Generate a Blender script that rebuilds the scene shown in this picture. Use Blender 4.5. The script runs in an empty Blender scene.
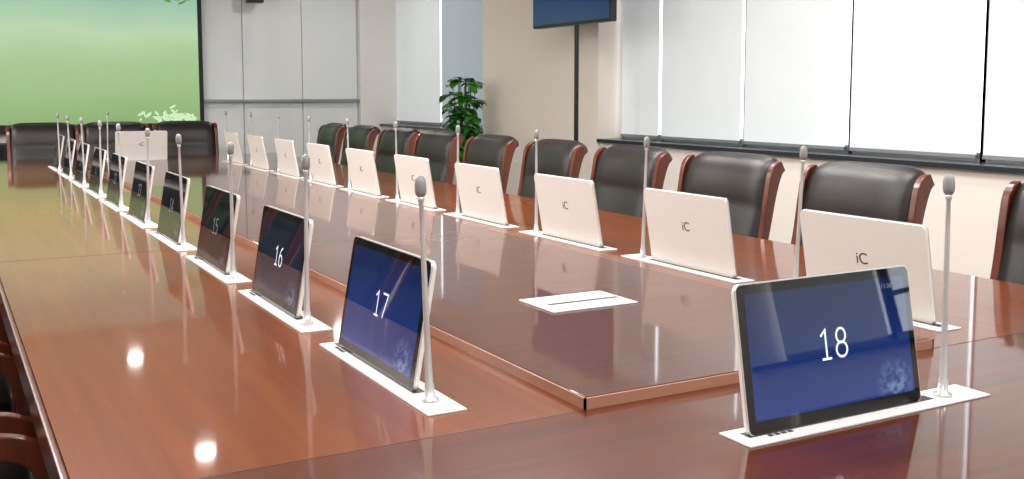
import bpy, bmesh, math, random
from mathutils import Vector, Matrix, Euler
random.seed(4)
scene = bpy.context.scene
scene.view_settings.view_transform = 'Standard'
TZ = 0.76          # table top height
# ------------------------------------------------------------------ materials
def new_mat(name):
    m = bpy.data.materials.new(name); m.use_nodes = True
    return m, m.node_tree.nodes, m.node_tree.links, m.node_tree.nodes['Principled BSDF']
def S(c):
    return tuple((x/255/12.92 if x/255<=.04045 else ((x/255+.055)/1.055)**2.4) for x in c)+(1,)
def simple(name, col, rough=.5, metal=0, noise=.04, scale=30, emit=0, spec=.5, coat=0, bump=0):
    m,n,l,b = new_mat(name)
    tc=n.new('ShaderNodeTexCoord'); nz=n.new('ShaderNodeTexNoise'); nz.inputs['Scale'].default_value=scale
    nz.inputs['Detail'].default_value=4
    l.new(tc.outputs['Object'],nz.inputs['Vector'])
    r=n.new('ShaderNodeValToRGB')
    c=S(col)
    r.color_ramp.elements[0].color=tuple(x*(1-noise) for x in c[:3])+(1,)
    r.color_ramp.elements[1].color=tuple(min(1,x*(1+noise)) for x in c[:3])+(1,)
    l.new(nz.outputs['Fac'],r.inputs['Fac']); l.new(r.outputs['Color'],b.inputs['Base Color'])
    b.inputs['Roughness'].default_value=rough; b.inputs['Metallic'].default_value=metal
    b.inputs['Specular IOR Level'].default_value=spec
    b.inputs['Coat Weight'].default_value=coat
    if emit:
        l.new(r.outputs['Color'],b.inputs['Emission Color']); b.inputs['Emission Strength'].default_value=emit
    if bump:
        bp=n.new('ShaderNodeBump'); bp.inputs['Strength'].default_value=bump; bp.inputs['Distance'].default_value=.004
        l.new(nz.outputs['Fac'],bp.inputs['Height']); l.new(bp.outputs['Normal'],b.inputs['Normal'])
    return m
def wood(name, c1, c2, rough=.2, axis='Y', coat=.5, big=1.0, spec=.5):
    m,n,l,b = new_mat(name)
    tc=n.new('ShaderNodeTexCoord'); mp=n.new('ShaderNodeMapping')
    sc={'X':(.6,14,14),'Y':(14,.6,14),'Z':(14,14,.6)}[axis]
    mp.inputs['Scale'].default_value=tuple(s*big for s in sc)
    l.new(tc.outputs['Object'],mp.inputs['Vector'])
    nz=n.new('ShaderNodeTexNoise'); nz.inputs['Scale'].default_value=1.6; nz.inputs['Detail'].default_value=9
    nz.inputs['Roughness'].default_value=.62; nz.inputs['Distortion'].default_value=.6
    l.new(mp.outputs['Vector'],nz.inputs['Vector'])
    r=n.new('ShaderNodeValToRGB'); r.color_ramp.elements[0].position=.3; r.color_ramp.elements[1].position=.72
    r.color_ramp.elements[0].color=S(c1); r.color_ramp.elements[1].color=S(c2)
    l.new(nz.outputs['Fac'],r.inputs['Fac']); l.new(r.outputs['Color'],b.inputs['Base Color'])
    b.inputs['Roughness'].default_value=rough; b.inputs['Coat Weight'].default_value=coat
    b.inputs['Specular IOR Level'].default_value=spec
    b.inputs['Coat Roughness'].default_value=.05
    return m
M={}
M['table']=wood('table_veneer',(104,46,3),(128,62,7),.34,'Y',.8,spec=.1)
M['table_c']=wood('table_veneer_centre',(66,23,6),(94,38,11),.34,'X',.85,spec=.1)
M['table_end']=wood('table_veneer_end',(74,29,5),(100,43,8),.34,'X',.85,spec=.1)
M['tedge']=simple('table_edge_highlight',(170,122,98),.3)  # pinkish highlight on the raised panel's edge, put into the colour
M['tdark']=wood('table_base_wood',(60,26,16),(86,38,22),.4,'Z',.1)
M['seam']=simple('seam_dark',(64,26,10),.4)
M['cwood']=wood('chair_wood',(72,28,14),(112,48,26),.28,'Z',.4,2)
M['leather']=simple('black_leather',(33,28,27),.36,0,.15,220,bump=.25)
M['plate']=simple('plate_white',(234,232,230),.35,0,.01)
M['shell']=simple('shell_champagne',(230,226,220),.38,.0,.01)
M['rim']=simple('rim_silver',(215,214,214),.25,.5,.01)
M['glassblk']=simple('screen_bezel_glass',(7,8,12),.03,0,.01,spec=.8)
M['slot']=simple('slot_dark',(40,36,34),.5)
M['micst']=simple('mic_stem',(204,203,202),.32,.5,.01)
M['micgr']=simple('mic_grille',(150,150,150),.5,.4,.3,900)
M['logo']=simple('logo_grey',(60,58,60),.5)
M['digit']=simple('digit_white',(215,225,240),.5,emit=.5)
M['digit_dim']=simple('digit_dim',(110,116,128),.5,emit=.18)
M['wall']=simple('wall_paint',(247,237,227),.7,0,.01,6)
M['wall2']=simple('wall_paint_column',(238,235,232),.7,0,.01,6)
M['ceil']=simple('ceiling_paint',(232,232,232),.8,0,.01,6)
M['carpet']=simple('carpet',(88,76,68),.95,0,.25,160,bump=.5)
M['sill']=simple('sill_stone',(50,54,60),.2,0,.2,60)
M['blind']=simple('roller_blind_fabric',(212,217,218),.8,0,.05,2.2,emit=.36)  # daylight behind the fabric is put in as emission
M['blind2']=simple('roller_blind_fabric_shaded',(168,178,188),.8,0,.04,2.2,emit=.34)  # darker grey copy; backlight again put into the material as emission
M['alu']=simple('aluminium_frame',(150,154,158),.35,.4,.02)
M['panel']=simple('white_glass_panel',(236,240,241),.08,0,.01,3,coat=.5)
M['blk']=simple('black_plastic',(16,16,18),.35)
M['cab']=simple('cabinet_black',(30,27,28),.3)
M['leaf']=simple('leaf_green',(60,140,42),.35,0,.5,9)
M['stemg']=simple('plant_stem',(70,96,40),.6)
M['pot']=simple('pot_ceramic',(206,200,190),.25)
M['soil']=simple('soil',(50,36,26),.95,0,.4,80)
M['lamp']=simple('lamp_diffuser',(255,248,238),.5,emit=3)
M['winlite']=simple('window_daylight_blind',(225,235,245),.8,emit=.8)  # daylight put in as the glow of the unseen back-wall blind
def glass():
    m,n,l,b=new_mat('window_glass'); b.inputs['Transmission Weight'].default_value=1
    b.inputs['Roughness'].default_value=0; b.inputs['IOR'].default_value=1.05; return m
M['glass']=glass()
def display(name, top, bot, strength):
    m,n,l,b=new_mat(name)
    tc=n.new('ShaderNodeTexCoord'); sp=n.new('ShaderNodeSeparateXYZ'); l.new(tc.outputs['Object'],sp.inputs[0])
    mr=n.new('ShaderNodeMapRange'); mr.inputs['From Min'].default_value=.02; mr.inputs['From Max'].default_value=.24
    l.new(sp.outputs['Z'],mr.inputs['Value'])
    r=n.new('ShaderNodeValToRGB'); r.color_ramp.elements[0].color=S(bot); r.color_ramp.elements[1].color=S(top)
    l.new(mr.outputs[0],r.inputs['Fac'])
    # small bright cloud in the lower right corner of the wallpaper
    vd=n.new('ShaderNodeVectorMath'); vd.operation='DISTANCE'; vd.inputs[1].default_value=(.14,0,.04)
    l.new(tc.outputs['Object'],vd.inputs[0])
    nz=n.new('ShaderNodeTexNoise'); nz.inputs['Scale'].default_value=90; nz.inputs['Detail'].default_value=6
    l.new(tc.outputs['Object'],nz.inputs['Vector'])
    m1=n.new('ShaderNodeMapRange'); m1.inputs['From Min'].default_value=.05; m1.inputs['From Max'].default_value=.0
    m1.inputs['To Max'].default_value=.7
    l.new(vd.outputs['Value'],m1.inputs['Value'])
    n2=n.new('ShaderNodeMapRange'); n2.inputs['From Min'].default_value=.42; n2.inputs['From Max'].default_value=.62
    l.new(nz.outputs['Fac'],n2.inputs['Value'])
    mu=n.new('ShaderNodeMath'); mu.operation='MULTIPLY'; l.new(m1.outputs[0],mu.inputs[0]); l.new(n2.outputs[0],mu.inputs[1])
    mx=n.new('ShaderNodeMixRGB'); mx.inputs[2].default_value=S((150,180,220)); l.new(mu.outputs[0],mx.inputs[0]); l.new(r.outputs['Color'],mx.inputs[1])
    b.inputs['Base Color'].default_value=(.003,.004,.006,1); b.inputs['Roughness'].default_value=.02
    b.inputs['Specular IOR Level'].default_value=.85
    l.new(mx.outputs[0],b.inputs['Emission Color']); b.inputs['Emission Strength'].default_value=strength
    return m
M['disp_a']=display('display_blue',(16,30,72),(24,60,138),.78)
M['disp_b']=display('display_dim',(22,28,50),(24,34,66),.5)
M['disp_c']=display('display_dark',(14,17,26),(14,19,34),.3)
def projmat():
    m,n,l,b=new_mat('projected_image')
    tc=n.new('ShaderNodeTexCoord'); sp=n.new('ShaderNodeSeparateXYZ'); l.new(tc.outputs['Object'],sp.inputs[0])
    mp=n.new('ShaderNodeMapping'); mp.inputs['Scale'].default_value=(.5,1,1.3); l.new(tc.outputs['Object'],mp.inputs['Vector'])
    nz=n.new('ShaderNodeTexNoise'); nz.inputs['Scale'].default_value=1.4; nz.inputs['Detail'].default_value=4
    l.new(mp.outputs['Vector'],nz.inputs['Vector'])
    ad=n.new('ShaderNodeMath'); ad.operation='MULTIPLY_ADD'; ad.inputs[1].default_value=.5
    l.new(nz.outputs['Fac'],ad.inputs[0]); l.new(sp.outputs['Z'],ad.inputs[2])
    mr=n.new('ShaderNodeMapRange'); mr.inputs['From Min'].default_value=1.15; mr.inputs['From Max'].default_value=2.85
    l.new(ad.outputs[0],mr.inputs['Value'])
    r=n.new('ShaderNodeValToRGB'); cr=r.color_ramp
    cr.elements[0].position=0; cr.elements[0].color=S((130,170,104))
    cr.elements[1].position=1; cr.elements[1].color=S((112,168,154))
    for p,c in ((.18,(144,186,118)),(.45,(162,200,142)),(.64,(186,216,174)),(.82,(156,200,172))):
        e=cr.elements.new(p); e.color=S(c)
    l.new(mr.outputs[0],r.inputs['Fac'])
    b.inputs['Base Color'].default_value=(.1,.1,.1,1); b.inputs['Roughness'].default_value=.9
    l.new(r.outputs['Color'],b.inputs['Emission Color']); b.inputs['Emission Strength'].default_value=.9
    return m
M['proj']=projmat()
M['projleaf']=simple('projected_leaves',(96,140,78),.9,emit=.6)
M['projwhite']=simple('projected_flower_white',(195,226,184),.9,emit=.6)
# ------------------------------------------------------------------ mesh helpers
def link(o,parent=None):
    scene.collection.objects.link(o)
    if parent: o.parent=parent
    return o
def empty(name,loc=(0,0,0),rz=0,parent=None,rx=0):
    o=bpy.data.objects.new(name,None); o.empty_display_size=.1
    o.location=loc; o.rotation_euler=(rx,0,rz); return link(o,parent)
def mesh_from_bm(bm,name,mat,smooth=False):
    bmesh.ops.recalc_face_normals(bm,faces=bm.faces)
    me=bpy.data.meshes.new(name); bm.to_mesh(me); bm.free()
    me.materials.append(mat)
    if smooth:
        for p in me.polygons: p.use_smooth=True
    return me
def add_box(bm,x0,x1,y0,y1,z0,z1):
    r=bmesh.ops.create_cube(bm,size=1)
    for v in r['verts']:
        v.co=Vector(((x0+x1)/2+v.co.x*(x1-x0),(y0+y1)/2+v.co.y*(y1-y0),(z0+z1)/2+v.co.z*(z1-z0)))
def boxes_me(name,bs,mat):
    bm=bmesh.new()
    for b in bs: add_box(bm,*b)
    return mesh_from_bm(bm,name,mat)
def boxes(name,bs,mat,parent=None,bevel=0):
    if not isinstance(bs[0],(tuple,list)): bs=[bs]
    o=link(bpy.data.objects.new(name,boxes_me(name,bs,mat)),parent)
    if bevel: bev(o,bevel)
    return o
def bev(o,w,seg=2):
    m=o.modifiers.new('bevel','BEVEL'); m.width=w; m.segments=seg; m.limit_method='ANGLE'
def rprism(name,w,z0,z1,y0,y1,r,mat,cx=0,edge=0):
    """rounded rectangle in XZ, thickness along Y"""
    bm=bmesh.new(); pts=[]
    for (cxx,cz,a0) in ((w/2-r,z1-r,0),(-w/2+r,z1-r,90),(-w/2+r,z0+r,180),(w/2-r,z0+r,270)):
        for k in range(6):
            a=math.radians(a0+k*18); pts.append((cx+cxx+r*math.cos(a),cz+r*math.sin(a)))
    f=[bm.verts.new((p[0],y0,p[1])) for p in pts]; g=[bm.verts.new((p[0],y1,p[1])) for p in pts]
    bm.faces.new(f); bm.faces.new(g[::-1]); n=len(pts)
    for i in range(n): bm.faces.new((f[i],g[i],g[(i+1)%n],f[(i+1)%n]))
    if edge:
        es=[e for e in bm.edges if abs(e.verts[0].co.y-e.verts[1].co.y)<1e-6]
        bmesh.ops.bevel(bm,geom=es,offset=edge,segments=2,affect='EDGES')
    return mesh_from_bm(bm,name,mat)
def lathe(name,prof,mat,seg=24,top=None):
    bm=bmesh.new(); rings=[]
    for (r,z) in prof:
        rings.append([bm.verts.new((r*math.cos(2*math.pi*i/seg),r*math.sin(2*math.pi*i/seg),z)) for i in range(seg)])
    for a,b in zip(rings,rings[1:]):
        for i in range(seg): bm.faces.new((a[i],a[(i+1)%seg],b[(i+1)%seg],b[i]))
    bm.faces.new(rings[0]); bm.faces.new(rings[-1][::-1])
    return mesh_from_bm(bm,name,mat,True)
def ob(name,me,parent=None,loc=(0,0,0),rot=(0,0,0)):
    o=bpy.data.objects.new(name,me); o.location=loc; o.rotation_euler=rot; return link(o,parent)
def smoothpts(pts,n=6):
    out=[]
    P=[pts[0]]+list(pts)+[pts[-1]]
    for i in range(1,len(P)-2):
        p0,p1,p2,p3=[Vector(q) for q in P[i-1:i+3]]
        for k in range(n):
            t=k/n
            out.append(.5*((2*p1)+(-p0+p2)*t+(2*p0-5*p1+4*p2-p3)*t*t+(-p0+3*p1-3*p2+p3)*t**3))
    out.append(Vector(pts[-1])); return out
def board(bm,pts,x0,x1,n=6):
    """pts (y,z,depth): curved board, prism in x"""
    sp=smoothpts(pts,n); rows=[]
    for i,p in enumerate(sp):
        a=sp[max(0,i-1)]; b=sp[min(len(sp)-1,i+1)]
        t=Vector((b[0]-a[0],b[1]-a[1])); t.normalize(); nn=Vector((-t[1],t[0])); d=p[2]/2
        q1=(p[0]+nn[0]*d,p[1]+nn[1]*d); q2=(p[0]-nn[0]*d,p[1]-nn[1]*d)
        rows.append([bm.verts.new(v) for v in ((x0,*q1),(x1,*q1),(x1,*q2),(x0,*q2))])
    for a,b in zip(rows,rows[1:]):
        for i in range(4): bm.faces.new((a[i],a[(i+1)%4],b[(i+1)%4],b[i]))
    bm.faces.new(rows[0][::-1]); bm.faces.new(rows[-1])
# ------------------------------------------------------------------ room shell
XL,XR,YB,YF,ZC=-2.6,5.2,-3.2,12.45,2.95
boxes('floor',(XL-.1,XR+.3,YB-.1,YF+.1,-.1,0),M['carpet'])
boxes('ceiling',(XL-.1,XR+.3,YB-.1,YF+.1,ZC,ZC+.1),M['ceil'])
boxes('wall_left',(XL-.1,XL,YB,YF,0,ZC),M['wall'])
boxes('wall_back',[(XL,-1.6,YB-.1,YB,0,ZC),(XR+.2,3.6,YB-.1,YB,0,ZC),(-1.6,3.6,YB-.1,YB,0,1.0),(-1.6,3.6,YB-.1,YB,2.4,ZC)],M['wall'])
wb=empty('window_9',(0,YB,0))
boxes('blind',(-1.6,3.6,-.09,-.07,1.0,2.4),M['winlite'],wb)
boxes('mullions',[(x-.03,x+.03,-.07,-.02,1.0,2.4) for x in (-1.57,-.7,.15,1.0,1.85,2.7,3.57)]+[(-1.6,3.6,-.07,-.02,1.55,1.6)],M['alu'],wb)
boxes('wall_far',(XL,XR+.2,YF,YF+.1,0,ZC),M['wall'])
# right wall: parapets, pilaster, header
PX=4.95; WX=5.2; SZ=.92
boxes('wall_right',[(PX+.03,WX+.2,YB,7.38,0,SZ-.03),(PX,WX+.2,7.38,9.52,0,ZC),(PX+.03,WX+.2,9.52,YF,0,SZ-.03),
      (PX+.1,WX+.2,YB,7.38,2.75,ZC),(PX+.1,WX+.2,9.52,YF,2.75,ZC)],M['wall'])
boxes('trim_1',(PX-.02,WX+.1,YB,7.37,SZ-.03,SZ),M['sill'],bevel=.004)
boxes('trim_2',(PX-.02,WX+.1,9.53,YF-.002,SZ-.03,SZ),M['sill'],bevel=.004)
boxes('baseboard_right',(PX+.01,PX+.03,YB,7.38,0,.1),M['alu'])
boxes('wall_column',(4.68,PX+.25,YF-.12,YF,0,ZC),M['wall2'])
def window(idx,y0,y1,mat='blind',open_=0):
    w=empty('window_%d'%idx,(WX,0,0))
    boxes('frame',[(0,.06,y0-.02,y0+.02,SZ,2.75),(0,.06,y1-.02,y1+.02,SZ,2.75),(0,.06,y0,y1,SZ,SZ+.05),(0,.06,y0,y1,2.7,2.75)],M['alu'],w)
    boxes('glass_pane',(.025,.031,y0+.02,y1-.02,SZ+.05,2.7),M['glass'],w)
    b=SZ+.04+open_
    if open_: boxes('transom',[(0,.06,y0,y1,SZ+.28,SZ+.31)]+[(0,.06,y0+(y1-y0)*f-.012,y0+(y1-y0)*f+.012,SZ,2.7) for f in (.25,.5,.75)],M['blk'],w)
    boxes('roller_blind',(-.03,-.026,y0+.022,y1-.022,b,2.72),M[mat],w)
    boxes('blind_bottom_bar',(-.037,-.019,y0+.022,y1-.022,b-.022,b),M['alu'],w)
    return w
ys=[7.36,6.80,5.81,4.80,3.82,2.83,1.84,.85,-.14,-1.13,-2.12,-3.1]
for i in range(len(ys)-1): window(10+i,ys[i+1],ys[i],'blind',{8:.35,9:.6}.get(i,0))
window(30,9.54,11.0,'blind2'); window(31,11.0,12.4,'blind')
# white glass panels on far wall + rail
gp=empty('glass_wall_panel',(0,YF,0))
for i,(a,b) in enumerate(((2.74,3.22),(3.23,3.95),(3.96,4.67))):
    boxes('panel_%d'%(i+1),(a,b,-.03,0,.12,2.9),M['panel'],gp,bevel=.003)
boxes('rail',(2.74,4.68,-.09,-.03,1.195,1.235),M['alu'],gp,bevel=.006)
# ------------------------------------------------------------------ projection screen
ps=empty('projection_screen',(0,YF,0))
boxes('border',(-1.45,2.74,-.10,-.06,.90,2.9),M['blk'],ps)
boxes('case',(-1.5,2.75,-.16,0,2.86,2.94),M['rim'],ps,bevel=.01)
boxes('image_surface',(-1.38,2.69,-.104,-.1,.965,2.86),M['proj'],ps)
boxes('weight_bar',(-1.45,2.74,-.115,-.055,.87,.90),M['blk'],ps)
boxes('wall_mount',(-1.4,2.6,-.06,0,2.8,2.86),M['blk'],ps)
def leafcluster(name,cx,cz,n,sx,sz,mat,L):
    bm=bmesh.new()
    for i in range(n):
        x=cx+random.gauss(0,sx); z=cz+random.gauss(0,sz); a=random.uniform(0,6.28); l=L*random.uniform(.6,1.3)
        x=min(x,2.62)
        z=max(1.0,min(2.8,z))
        c,s=math.cos(a),math.sin(a)
        vs=[bm.verts.new((x+c*u*l-s*v*l,-.1055-i*1e-5,z+(s*u*l+c*v*l)*.6)) for u,v in ((-.5,0),(-.1,.16),(.3,.12),(.5,0),(.3,-.12),(-.1,-.16))]
        bm.faces.new(vs)
    ob(name,mesh_from_bm(bm,name,mat),ps)
leafcluster('image_leaves_low',2.38,1.03,60,.17,.035,M['projwhite'],.11)
leafcluster('image_leaves_top',2.50,2.45,36,.11,.04,M['projleaf'],.13)
mc=empty('media_cabinet',(0,YF-.35,0))
boxes('body',(-1.6,2.74,-.25,.17,.06,.78),M['cab'],mc,bevel=.01)
boxes('plinth',(-1.55,2.7,-.2,.15,0,.06),M['blk'],mc)
boxes('doors',[(-1.58+i*.72,-1.58+i*.72+.70,-.268,-.25,.09,.75) for i in range(6)],M['cab'],mc,bevel=.004)
# speaker on far wall
sp=empty('wall_speaker',(3.34,YF-.2,2.37))
boxes('cabinet',(-.09,.09,-.08,.08,0,.22),M['blk'],sp,bevel=.01)
boxes('bracket',(-.02,.02,.08,.17,.08,.14),M['blk'],sp)
# ------------------------------------------------------------------ table
TX0,TX1,TY0,TY1=.142,2.71,.62,9.38
CX0,CX1,CY0,CY1=.962,1.862,1.468,8.53
tb=empty('conference_table',(0,0,0))
boxes('top_side_boards',[(TX0,CX0+.05,CY0,CY1,TZ-.05,TZ),(CX1-.05,TX1,CY0,CY1,TZ-.05,TZ)],M['table'],tb)
boxes('top_end_boards',[(TX0,TX1,TY0,CY0,TZ-.05,TZ),(TX0,TX1,CY1,TY1,TZ-.05,TZ)],M['table_end'],tb)
boxes('centre_panel',(CX0+.004,CX1-.004,CY0+.004,CY1-.004,TZ-.05,TZ+.0215),M['table_c'],tb,bevel=.002)
boxes('centre_panel_edge',[(CX0,CX1,CY0,CY0+.004,TZ,TZ+.02),(CX0,CX0+.004,CY0,CY1,TZ,TZ+.02),(CX1-.004,CX1,CY0,CY1,TZ,TZ+.02),(CX0,CX1,CY1-.004,CY1,TZ,TZ+.02)],M['tedge'],tb)
boxes('edge_lip',[(TX0-.012,TX0,TY0,TY1,TZ-.07,TZ-.002),(TX1,TX1+.012,TY0,TY1,TZ-.07,TZ-.002),(TX0-.012,TX1+.012,TY0-.012,TY0,TZ-.07,TZ-.002),(TX0-.012,TX1+.012,TY1,TY1+.012,TZ-.07,TZ-.002)],M['cwood'],tb,bevel=.004)
seams=[]
for y in (CY0,3.72,5.95,8.2):
    seams+= [(TX0,CX0,y-.0012,y+.0012,TZ,TZ+.0004),(CX1,TX1,y-.0012,y+.0012,TZ,TZ+.0004)]
boxes('veneer_seams',seams,M['seam'],tb)
boxes('pedestal',[(.75,2.1,1.3,2.0,0,TZ-.05),(.75,2.1,4.6,5.3,0,TZ-.05),(.75,2.1,8.0,8.7,0,TZ-.05),(1.38,1.46,2.0,8.0,.15,TZ-.05)],M['tdark'],tb)
# flush cable box in the centre
cb=empty('cable_box',(1.40,2.17,TZ+.0215))
boxes('lid_plate',(-.125,.125,-.085,.085,0,.004),M['plate'],cb,bevel=.0015)
boxes('lid_slot',(-.095,.115,-.016,-.001,.004,.0046),M['slot'],cb)
boxes('lid_line',(-.1,.12,.014,.018,.004,.0044),M['logo'],cb)
# ------------------------------------------------------------------ lift monitor units
L=.242; W=.400; T=.010
def text(name,s,size,mat,parent,loc,rot,ext=.0002,sx=1):
    c=bpy.data.curves.new(name,'FONT'); c.body=s; c.size=size; c.align_x='CENTER'; c.align_y='CENTER'; c.extrude=ext
    c.materials.append(mat); o=bpy.data.objects.new(name,c); o.location=loc; o.rotation_euler=rot; o.scale=(sx,1,1)
    return link(o,parent)
# thin-stroke numerals drawn as strokes (unit height 1)
def arc(cx,cy,rx,ry,a0,a1,n=18):
    return [(cx+rx*math.cos(math.radians(a0+(a1-a0)*i/n)),cy+ry*math.sin(math.radians(a0+(a1-a0)*i/n))) for i in range(n+1)]
DG={'0':[arc(.3,.5,.26,.5,0,360,28)],
 '1':[[(.1,.80),(.34,1.0),(.34,0)],[(.1,0),(.56,0)]],
 '2':[arc(.3,.72,.25,.28,160,-35)+[(.06,0),(.58,0)]],
 '3':[arc(.28,.75,.24,.25,150,-90)+arc(.28,.25,.27,.25,90,-150)],
 '4':[[(.46,0),(.46,1),(.04,.3),(.6,.3)]],
 '5':[[(.52,1),(.12,1),(.09,.56)]+arc(.27,.3,.27,.3,110,-150)],
 '6':[arc(.3,.3,.25,.3,0,360,28),arc(.56,.32,.51,.68,178,95)],
 '7':[[(.04,1),(.58,1),(.22,0)]],
 '8':[arc(.3,.75,.22,.25,0,360,24),arc(.3,.26,.26,.26,0,360,24)],
 '9':[arc(.3,.7,.25,.3,0,360,28),arc(.04,.68,.51,.68,-2,-85)]}
def numeral_mesh(s,h,th,mat):
    bm=bmesh.new(); adv=.78; tot=adv*len(s)-.18; hw=th/2
    for k,ch in enumerate(s):
        for st in DG[ch]:
            P=[Vector(((x+k*adv-tot/2)*h,(y-.5)*h)) for x,y in st]; lo=[];hi=[]
            for i,p in enumerate(P):
                d1=(p-P[i-1]).normalized() if i else (P[1]-p).normalized()
                d2=(P[i+1]-p).normalized() if i<len(P)-1 else d1
                n1=Vector((-d1.y,d1.x)); n2=Vector((-d2.y,d2.x)); nn=(n1+n2); nn=nn.normalized() if nn.length>1e-4 else n1
                q=min(2.2,1/max(.3,nn.dot(n1)))
                lo.append(bm.verts.new((p.x+nn.x*hw*q,0,p.y+nn.y*hw*q))); hi.append(bm.verts.new((p.x-nn.x*hw*q,0,p.y-nn.y*hw*q)))
            for i in range(len(P)-1): bm.faces.new((lo[i],lo[i+1],hi[i+1],hi[i]))
    return mesh_from_bm(bm,'display_number',M[mat])
me_shell=rprism('shell',W,0,L,-T/2,T/2,.012,M['shell'],edge=.002)
me_rim=rprism('rim',W+.0015,-.001,L+.001,-T/2-.0012,-T/2+.002,.013,M['rim'])
me_bez=rprism('bezel_glass',W-.002,.0015,L-.0015,-T/2-.0022,-T/2-.0012,.011,M['glassblk'])
me_disp={k:boxes_me('display',[(-W/2+.015,W/2-.015,-T/2-.0026,-T/2-.0021,.022,L-.017)],M[k]) for k in ('disp_a','disp_b','disp_c')}
me_plate=boxes_me('plate',[(-.290,.284,-.0375,.0375,0,.0035)],M['plate'])
me_plate2=boxes_me('plate_inner',[(-.270,.170,-.024,.026,.0035,.0055)],M['plate'])
me_slot=boxes_me('slot',[(-.268,.164,-.012,.012,.0055,.0061)],M['slot'])
me_btn=boxes_me('buttons',[(-.235+.014*i,-.226+.014*i,-.022,-.015,.0055,.0066) for i in range(4)],M['slot'])
me_stem=lathe('mic_stem',[(.017,0),(.017,.004),(.010,.006),(.0085,.03),(.007,.034),(.0056,.12),(.0045,.3),(.004,.355),(.006,.36),(.006,.368)],M['micst'],16)
me_head=lathe('mic_head',[(.0055,.366),(.0092,.371),(.0104,.378),(.0104,.388),(.0092,.396),(.006,.402),(.002,.404)],M['micgr'],16)
def unit(x,y,rz,num,disp,px=-.048,lean=None,mx=.210):
    e=empty('retractable_monitor',(x,y,TZ),rz)
    o=ob('plate',me_plate,e); bev(o,.001)
    ob('plate_inner',me_plate2,e); ob('slot',me_slot,e); ob('buttons',me_btn,e)
    p=empty('tilt_pivot',(px,-.003,.004),0,e,math.radians(-10+random.uniform(-.6,.6)))
    ob('shell',me_shell,p); ob('rim',me_rim,p); ob('bezel_glass',me_bez,p); ob('display',me_disp[disp],p)
    dm='digit' if disp!='disp_c' and num in (16,17,18) else 'digit_dim'
    ob('display_number',numeral_mesh(str(num),.048,.0040,dm),p,(0,-T/2-.0030,L*.52))
    if num==18: text('display_clock','11:36',.012,M['digit_dim'],p,(.14,-T/2-.003,L-.032),(math.pi/2,0,0))
    text('back_logo','iC',.042,M['logo'],p,(0,T/2+.0003,L*.56),(math.pi/2,0,math.pi),.0003)
    m=empty('microphone_mount',(mx,.0,.0035),0,e)
    if lean is None: lean=(random.uniform(-1.5,1.5),random.uniform(-1.8,1.8))
    m.rotation_euler=(math.radians(lean[0]),math.radians(lean[1]),0)
    ob('mic_stem',me_stem,m); ob('mic_head',me_head,m)
    return e
unit(1.370,1.216,0,18,'disp_a',-.066,(0,-.9),.202)
n=17
for i in range(10):
    y=1.85+.70*i
    unit(.745,y,-math.pi/2,n-i,'disp_a' if i==0 else ('disp_b' if i<2 else 'disp_c'),-.048,(2.2,0) if i==0 else None)
    unit(2.035,y,math.pi/2,19+i,'disp_b',-.045)
unit(1.386,8.76,math.pi,36,'disp_b')
# ------------------------------------------------------------------ chairs
def chair_meshes():
    d={}
    bm=bmesh.new()
    for s in (-1,1):
        x0,x1=(s*.262,s*.29)
        # back side rail with rolled top
        board(bm,[(-.16,.40,.045),(-.19,.55,.04),(-.235,.75,.04),(-.262,.90,.05),(-.285,.985,.06),(-.32,1.012,.045)],min(x0,x1),max(x0,x1))
        # arm + front leg
        board(bm,[(-.20,.62,.05),(-.08,.655,.045),(.12,.665,.045),(.235,.63,.05),(.262,.52,.05),(.245,.30,.05),(.26,0,.045)],min(x0,x1),max(x0,x1))
        # rear leg
        board(bm,[(-.16,.44,.05),(-.20,.25,.05),(-.26,0,.045)],min(x0,x1),max(x0,x1))
    add_box(bm,-.262,.262,.20,.24,.36,.42); add_box(bm,-.262,.262,-.19,-.15,.36,.42)
    d['wood_frame']=mesh_from_bm(bm,'wood_frame',M['cwood'])
    # seat cushion
    bm=bmesh.new(); add_box(bm,-.257,.257,-.20,.26,.41,.50)
    bmesh.ops.bevel(bm,geom=bm.edges[:],offset=.03,segments=4,affect='EDGES')
    d['seat_cushion']=mesh_from_bm(bm,'seat_cushion',M['leather'],True)
    # back cushion
    prof=smoothpts([(-.145,.50),(-.185,.62),(-.225,.78),(-.25,.91),(-.275,.985),(-.315,1.02),(-.35,.995)],7)
    bm=bmesh.new(); NX=12; F=[];B=[]
    for i,p in enumerate(prof):
        a=prof[max(0,i-1)]; b=prof[min(len(prof)-1,i+1)]
        t=Vector((b[0]-a[0],b[1]-a[1])).normalized(); nn=Vector((t[1],-t[0]))
        v=i/(len(prof)-1)
        puff=.020+.014*abs(math.sin(v*math.pi*2.5))**.5
        if i in(0,len(prof)-1): puff=.01
        rf=[];rb=[]
        for k in range(NX+1):
            u=k/NX*2-1; x=u*.262
            edge=(1-abs(u)**6)
            bow=-.025*(1-u*u)
            f=Vector((p[0],p[1]))+nn*(puff*edge+.004)+Vector((bow,0))
            g=Vector((p[0],p[1]))-nn*(.022*edge+.004)+Vector((bow,0))
            rf.append(bm.verts.new((x,f.x,f.y))); rb.append(bm.verts.new((x,g.x,g.y)))
        F.append(rf);B.append(rb)
    for R in (F,B):
        for a,b in zip(R,R[1:]):
            for k in range(NX): bm.faces.new((a[k],a[k+1],b[k+1],b[k]))
    for k in range(NX):
        bm.faces.new((F[0][k],F[0][k+1],B[0][k+1],B[0][k])); bm.faces.new((F[-1][k],F[-1][k+1],B[-1][k+1],B[-1][k]))
    for a in range(len(F)-1):
        for k in (0,NX): bm.faces.new((F[a][k],F[a+1][k],B[a+1][k],B[a][k]))
    d['back_cushion']=mesh_from_bm(bm,'back_cushion',M['leather'],True)
    return d
CM=chair_meshes()
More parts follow.
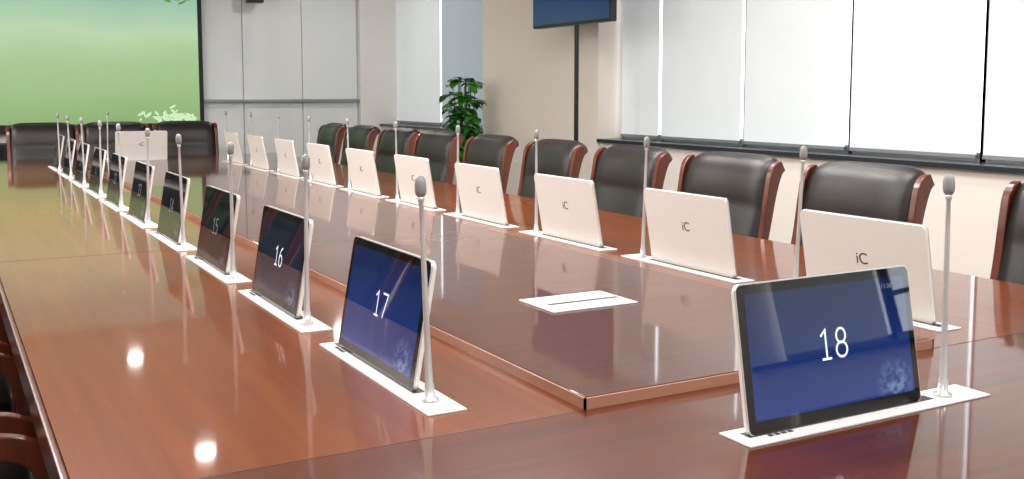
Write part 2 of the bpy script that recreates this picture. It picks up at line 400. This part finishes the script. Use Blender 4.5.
def chair(x,y,rz):
    e=empty('conference_chair',(x,y,0),rz)
    for k,me in CM.items():
        o=ob(k,me,e)
        if k=='wood_frame': bev(o,.008,3)
    return e
for i in range(10):
    chair(2.69+.02*random.uniform(-1,1),(1.80 if i==0 else 1.96+.735*i),math.pi/2+random.uniform(-.04,.04))
    chair(-.10,1.80+.70*i,-math.pi/2)
for x in (.80,1.40,2.02): chair(x,9.62,math.pi)
# ------------------------------------------------------------------ TV on floor stand
tv=empty('television_on_stand',(4.57,7.20,0),-math.pi/2)
ob('screen_body',rprism('screen_body',1.18,1.86,2.56,-.025,.03,.01,M['blk'],edge=.003),tv)
M['tvdisp']=display('tv_display',(20,40,96),(40,90,170),.8)
boxes('display',(-.575,.575,-.028,-.0255,1.885,2.535),M['tvdisp'],tv)
boxes('pole',[(-.014,.014,.03,.06,.04,2.2)],M['blk'],tv,bevel=.004)
boxes('base',[(-.35,.35,-.2,.25,0,.04)],M['blk'],tv,bevel=.01)
# ------------------------------------------------------------------ plant
pl=empty('potted_plant',(4.62,9.28,0))
ob('pot',lathe('pot',[(.12,0),(.15,.02),(.19,.5),(.20,.52),(.18,.52),(.17,.46)],M['pot'],32),pl)
ob('soil',lathe('soil',[(.02,.44),(.165,.461),(.165,.465),(.01,.472)],M['soil'],24),pl)
bm=bmesh.new(); bs=bmesh.new()
for i in range(38):
    a=random.uniform(0,6.28); lean=random.uniform(.02,.15); h=random.uniform(.35,.98)
    base=Vector((.05*math.cos(a),.05*math.sin(a),.46))
    tip=Vector((lean*math.cos(a),lean*math.sin(a)*1.1,.46+h))
    prev=None
    for k in range(6):
        t=k/5; p=base.lerp(tip,t)+Vector((0,0,.04*math.sin(t*3)))
        ring=[bs.verts.new(p+Vector((.004*math.cos(q*2.09),.004*math.sin(q*2.09),0))) for q in range(3)]
        if prev:
            for q in range(3): bs.faces.new((prev[q],prev[(q+1)%3],ring[(q+1)%3],ring[q]))
        prev=ring
        if t>.35:
            for rep in range(2):
                aa=a+random.uniform(-1.8,1.8); Ln=random.uniform(.10,.16); Wd=Ln*.38
                d=Vector((math.cos(aa),math.sin(aa),random.uniform(-.25,.7))).normalized()
                sd=d.cross(Vector((0,0,1))).normalized(); up=sd.cross(d)
                prof=[(0,.05),(.2,.75),(.45,1),(.75,.7),(1,.03)]
                rows=[]
                for (u,w) in prof:
                    c=p+d*Ln*u-Vector((0,0,1))*Ln*.45*u*u
                    rows.append([bm.verts.new(c+sd*Wd*w+up*.014*w),bm.verts.new(c),bm.verts.new(c-sd*Wd*w+up*.014*w)])
                for r0,r1 in zip(rows,rows[1:]):
                    bm.faces.new((r0[0],r0[1],r1[1],r1[0])); bm.faces.new((r0[1],r0[2],r1[2],r1[1]))
ob('leaves',mesh_from_bm(bm,'leaves',M['leaf'],True),pl); ob('stems',mesh_from_bm(bs,'stems',M['stemg']),pl)
# ------------------------------------------------------------------ ceiling lamps, added fill panels
me_ring=lathe('trim_ring',[(.095,-.012),(.1,-.006),(.1,0),(.08,0)],M['rim'],24)
me_disc=lathe('lamp_disc',[(.001,-.0135),(.072,-.0135),(.072,-.0125),(.001,-.0125)],M['lamp'],24)
for X in (-.9,1.67,3.9):
    for Y in (-1.8,1.4,4.6,7.8,11.0):
        if X==3.9 and Y==7.8: continue
        e=empty('ceiling_downlight',(X,Y,ZC))
        ob('trim_ring',me_ring,e); ob('lamp_disc',me_disc,e)
        ld=bpy.data.lights.new('downlight','AREA'); ld.shape='DISK'; ld.size=.14; ld.energy=4 if X==1.67 else 15; ld.color=(1,.97,.93)
        o=bpy.data.objects.new('bulb',ld); o.location=(0,0,-.016); link(o,e)
for X,Y,E in ((.3,0.2,42),(2.6,0.2,42),(.3,3.1,42),(2.6,3.1,42),(.3,5.0,62),(2.6,4.8,62),(-1.6,8.2,120),(-1.6,5.4,55)):  # unseen fill panels, added to brighten table, walls and pilaster
    e=empty('added_fill_panel',(X,Y,ZC))
    boxes('fill_housing',(-.62,.62,-.32,.32,-.03,0),M['rim'],e)
    ld=bpy.data.lights.new('panel','AREA'); ld.shape='RECTANGLE'; ld.size=1.2; ld.size_y=.6; ld.energy=E; ld.color=(1,.99,.98)
    o=bpy.data.objects.new('panel_lamp',ld); o.location=(0,0,-.034); link(o,e)
# world
w=bpy.data.worlds.new('World'); scene.world=w; w.use_nodes=True
bg=w.node_tree.nodes['Background']; bg.inputs['Color'].default_value=(.88,.94,1,1); bg.inputs['Strength'].default_value=4.5
# ------------------------------------------------------------------ camera
cd=bpy.data.cameras.new('camera'); cd.lens=36*1030/1024; cd.sensor_width=36; cd.shift_y=-.0462; cd.clip_start=.05
cam=bpy.data.objects.new('camera',cd); cam.location=(0,0,1.31); cam.rotation_euler=(math.radians(84.5),0,math.radians(-29.1))
link(cam); scene.camera=cam
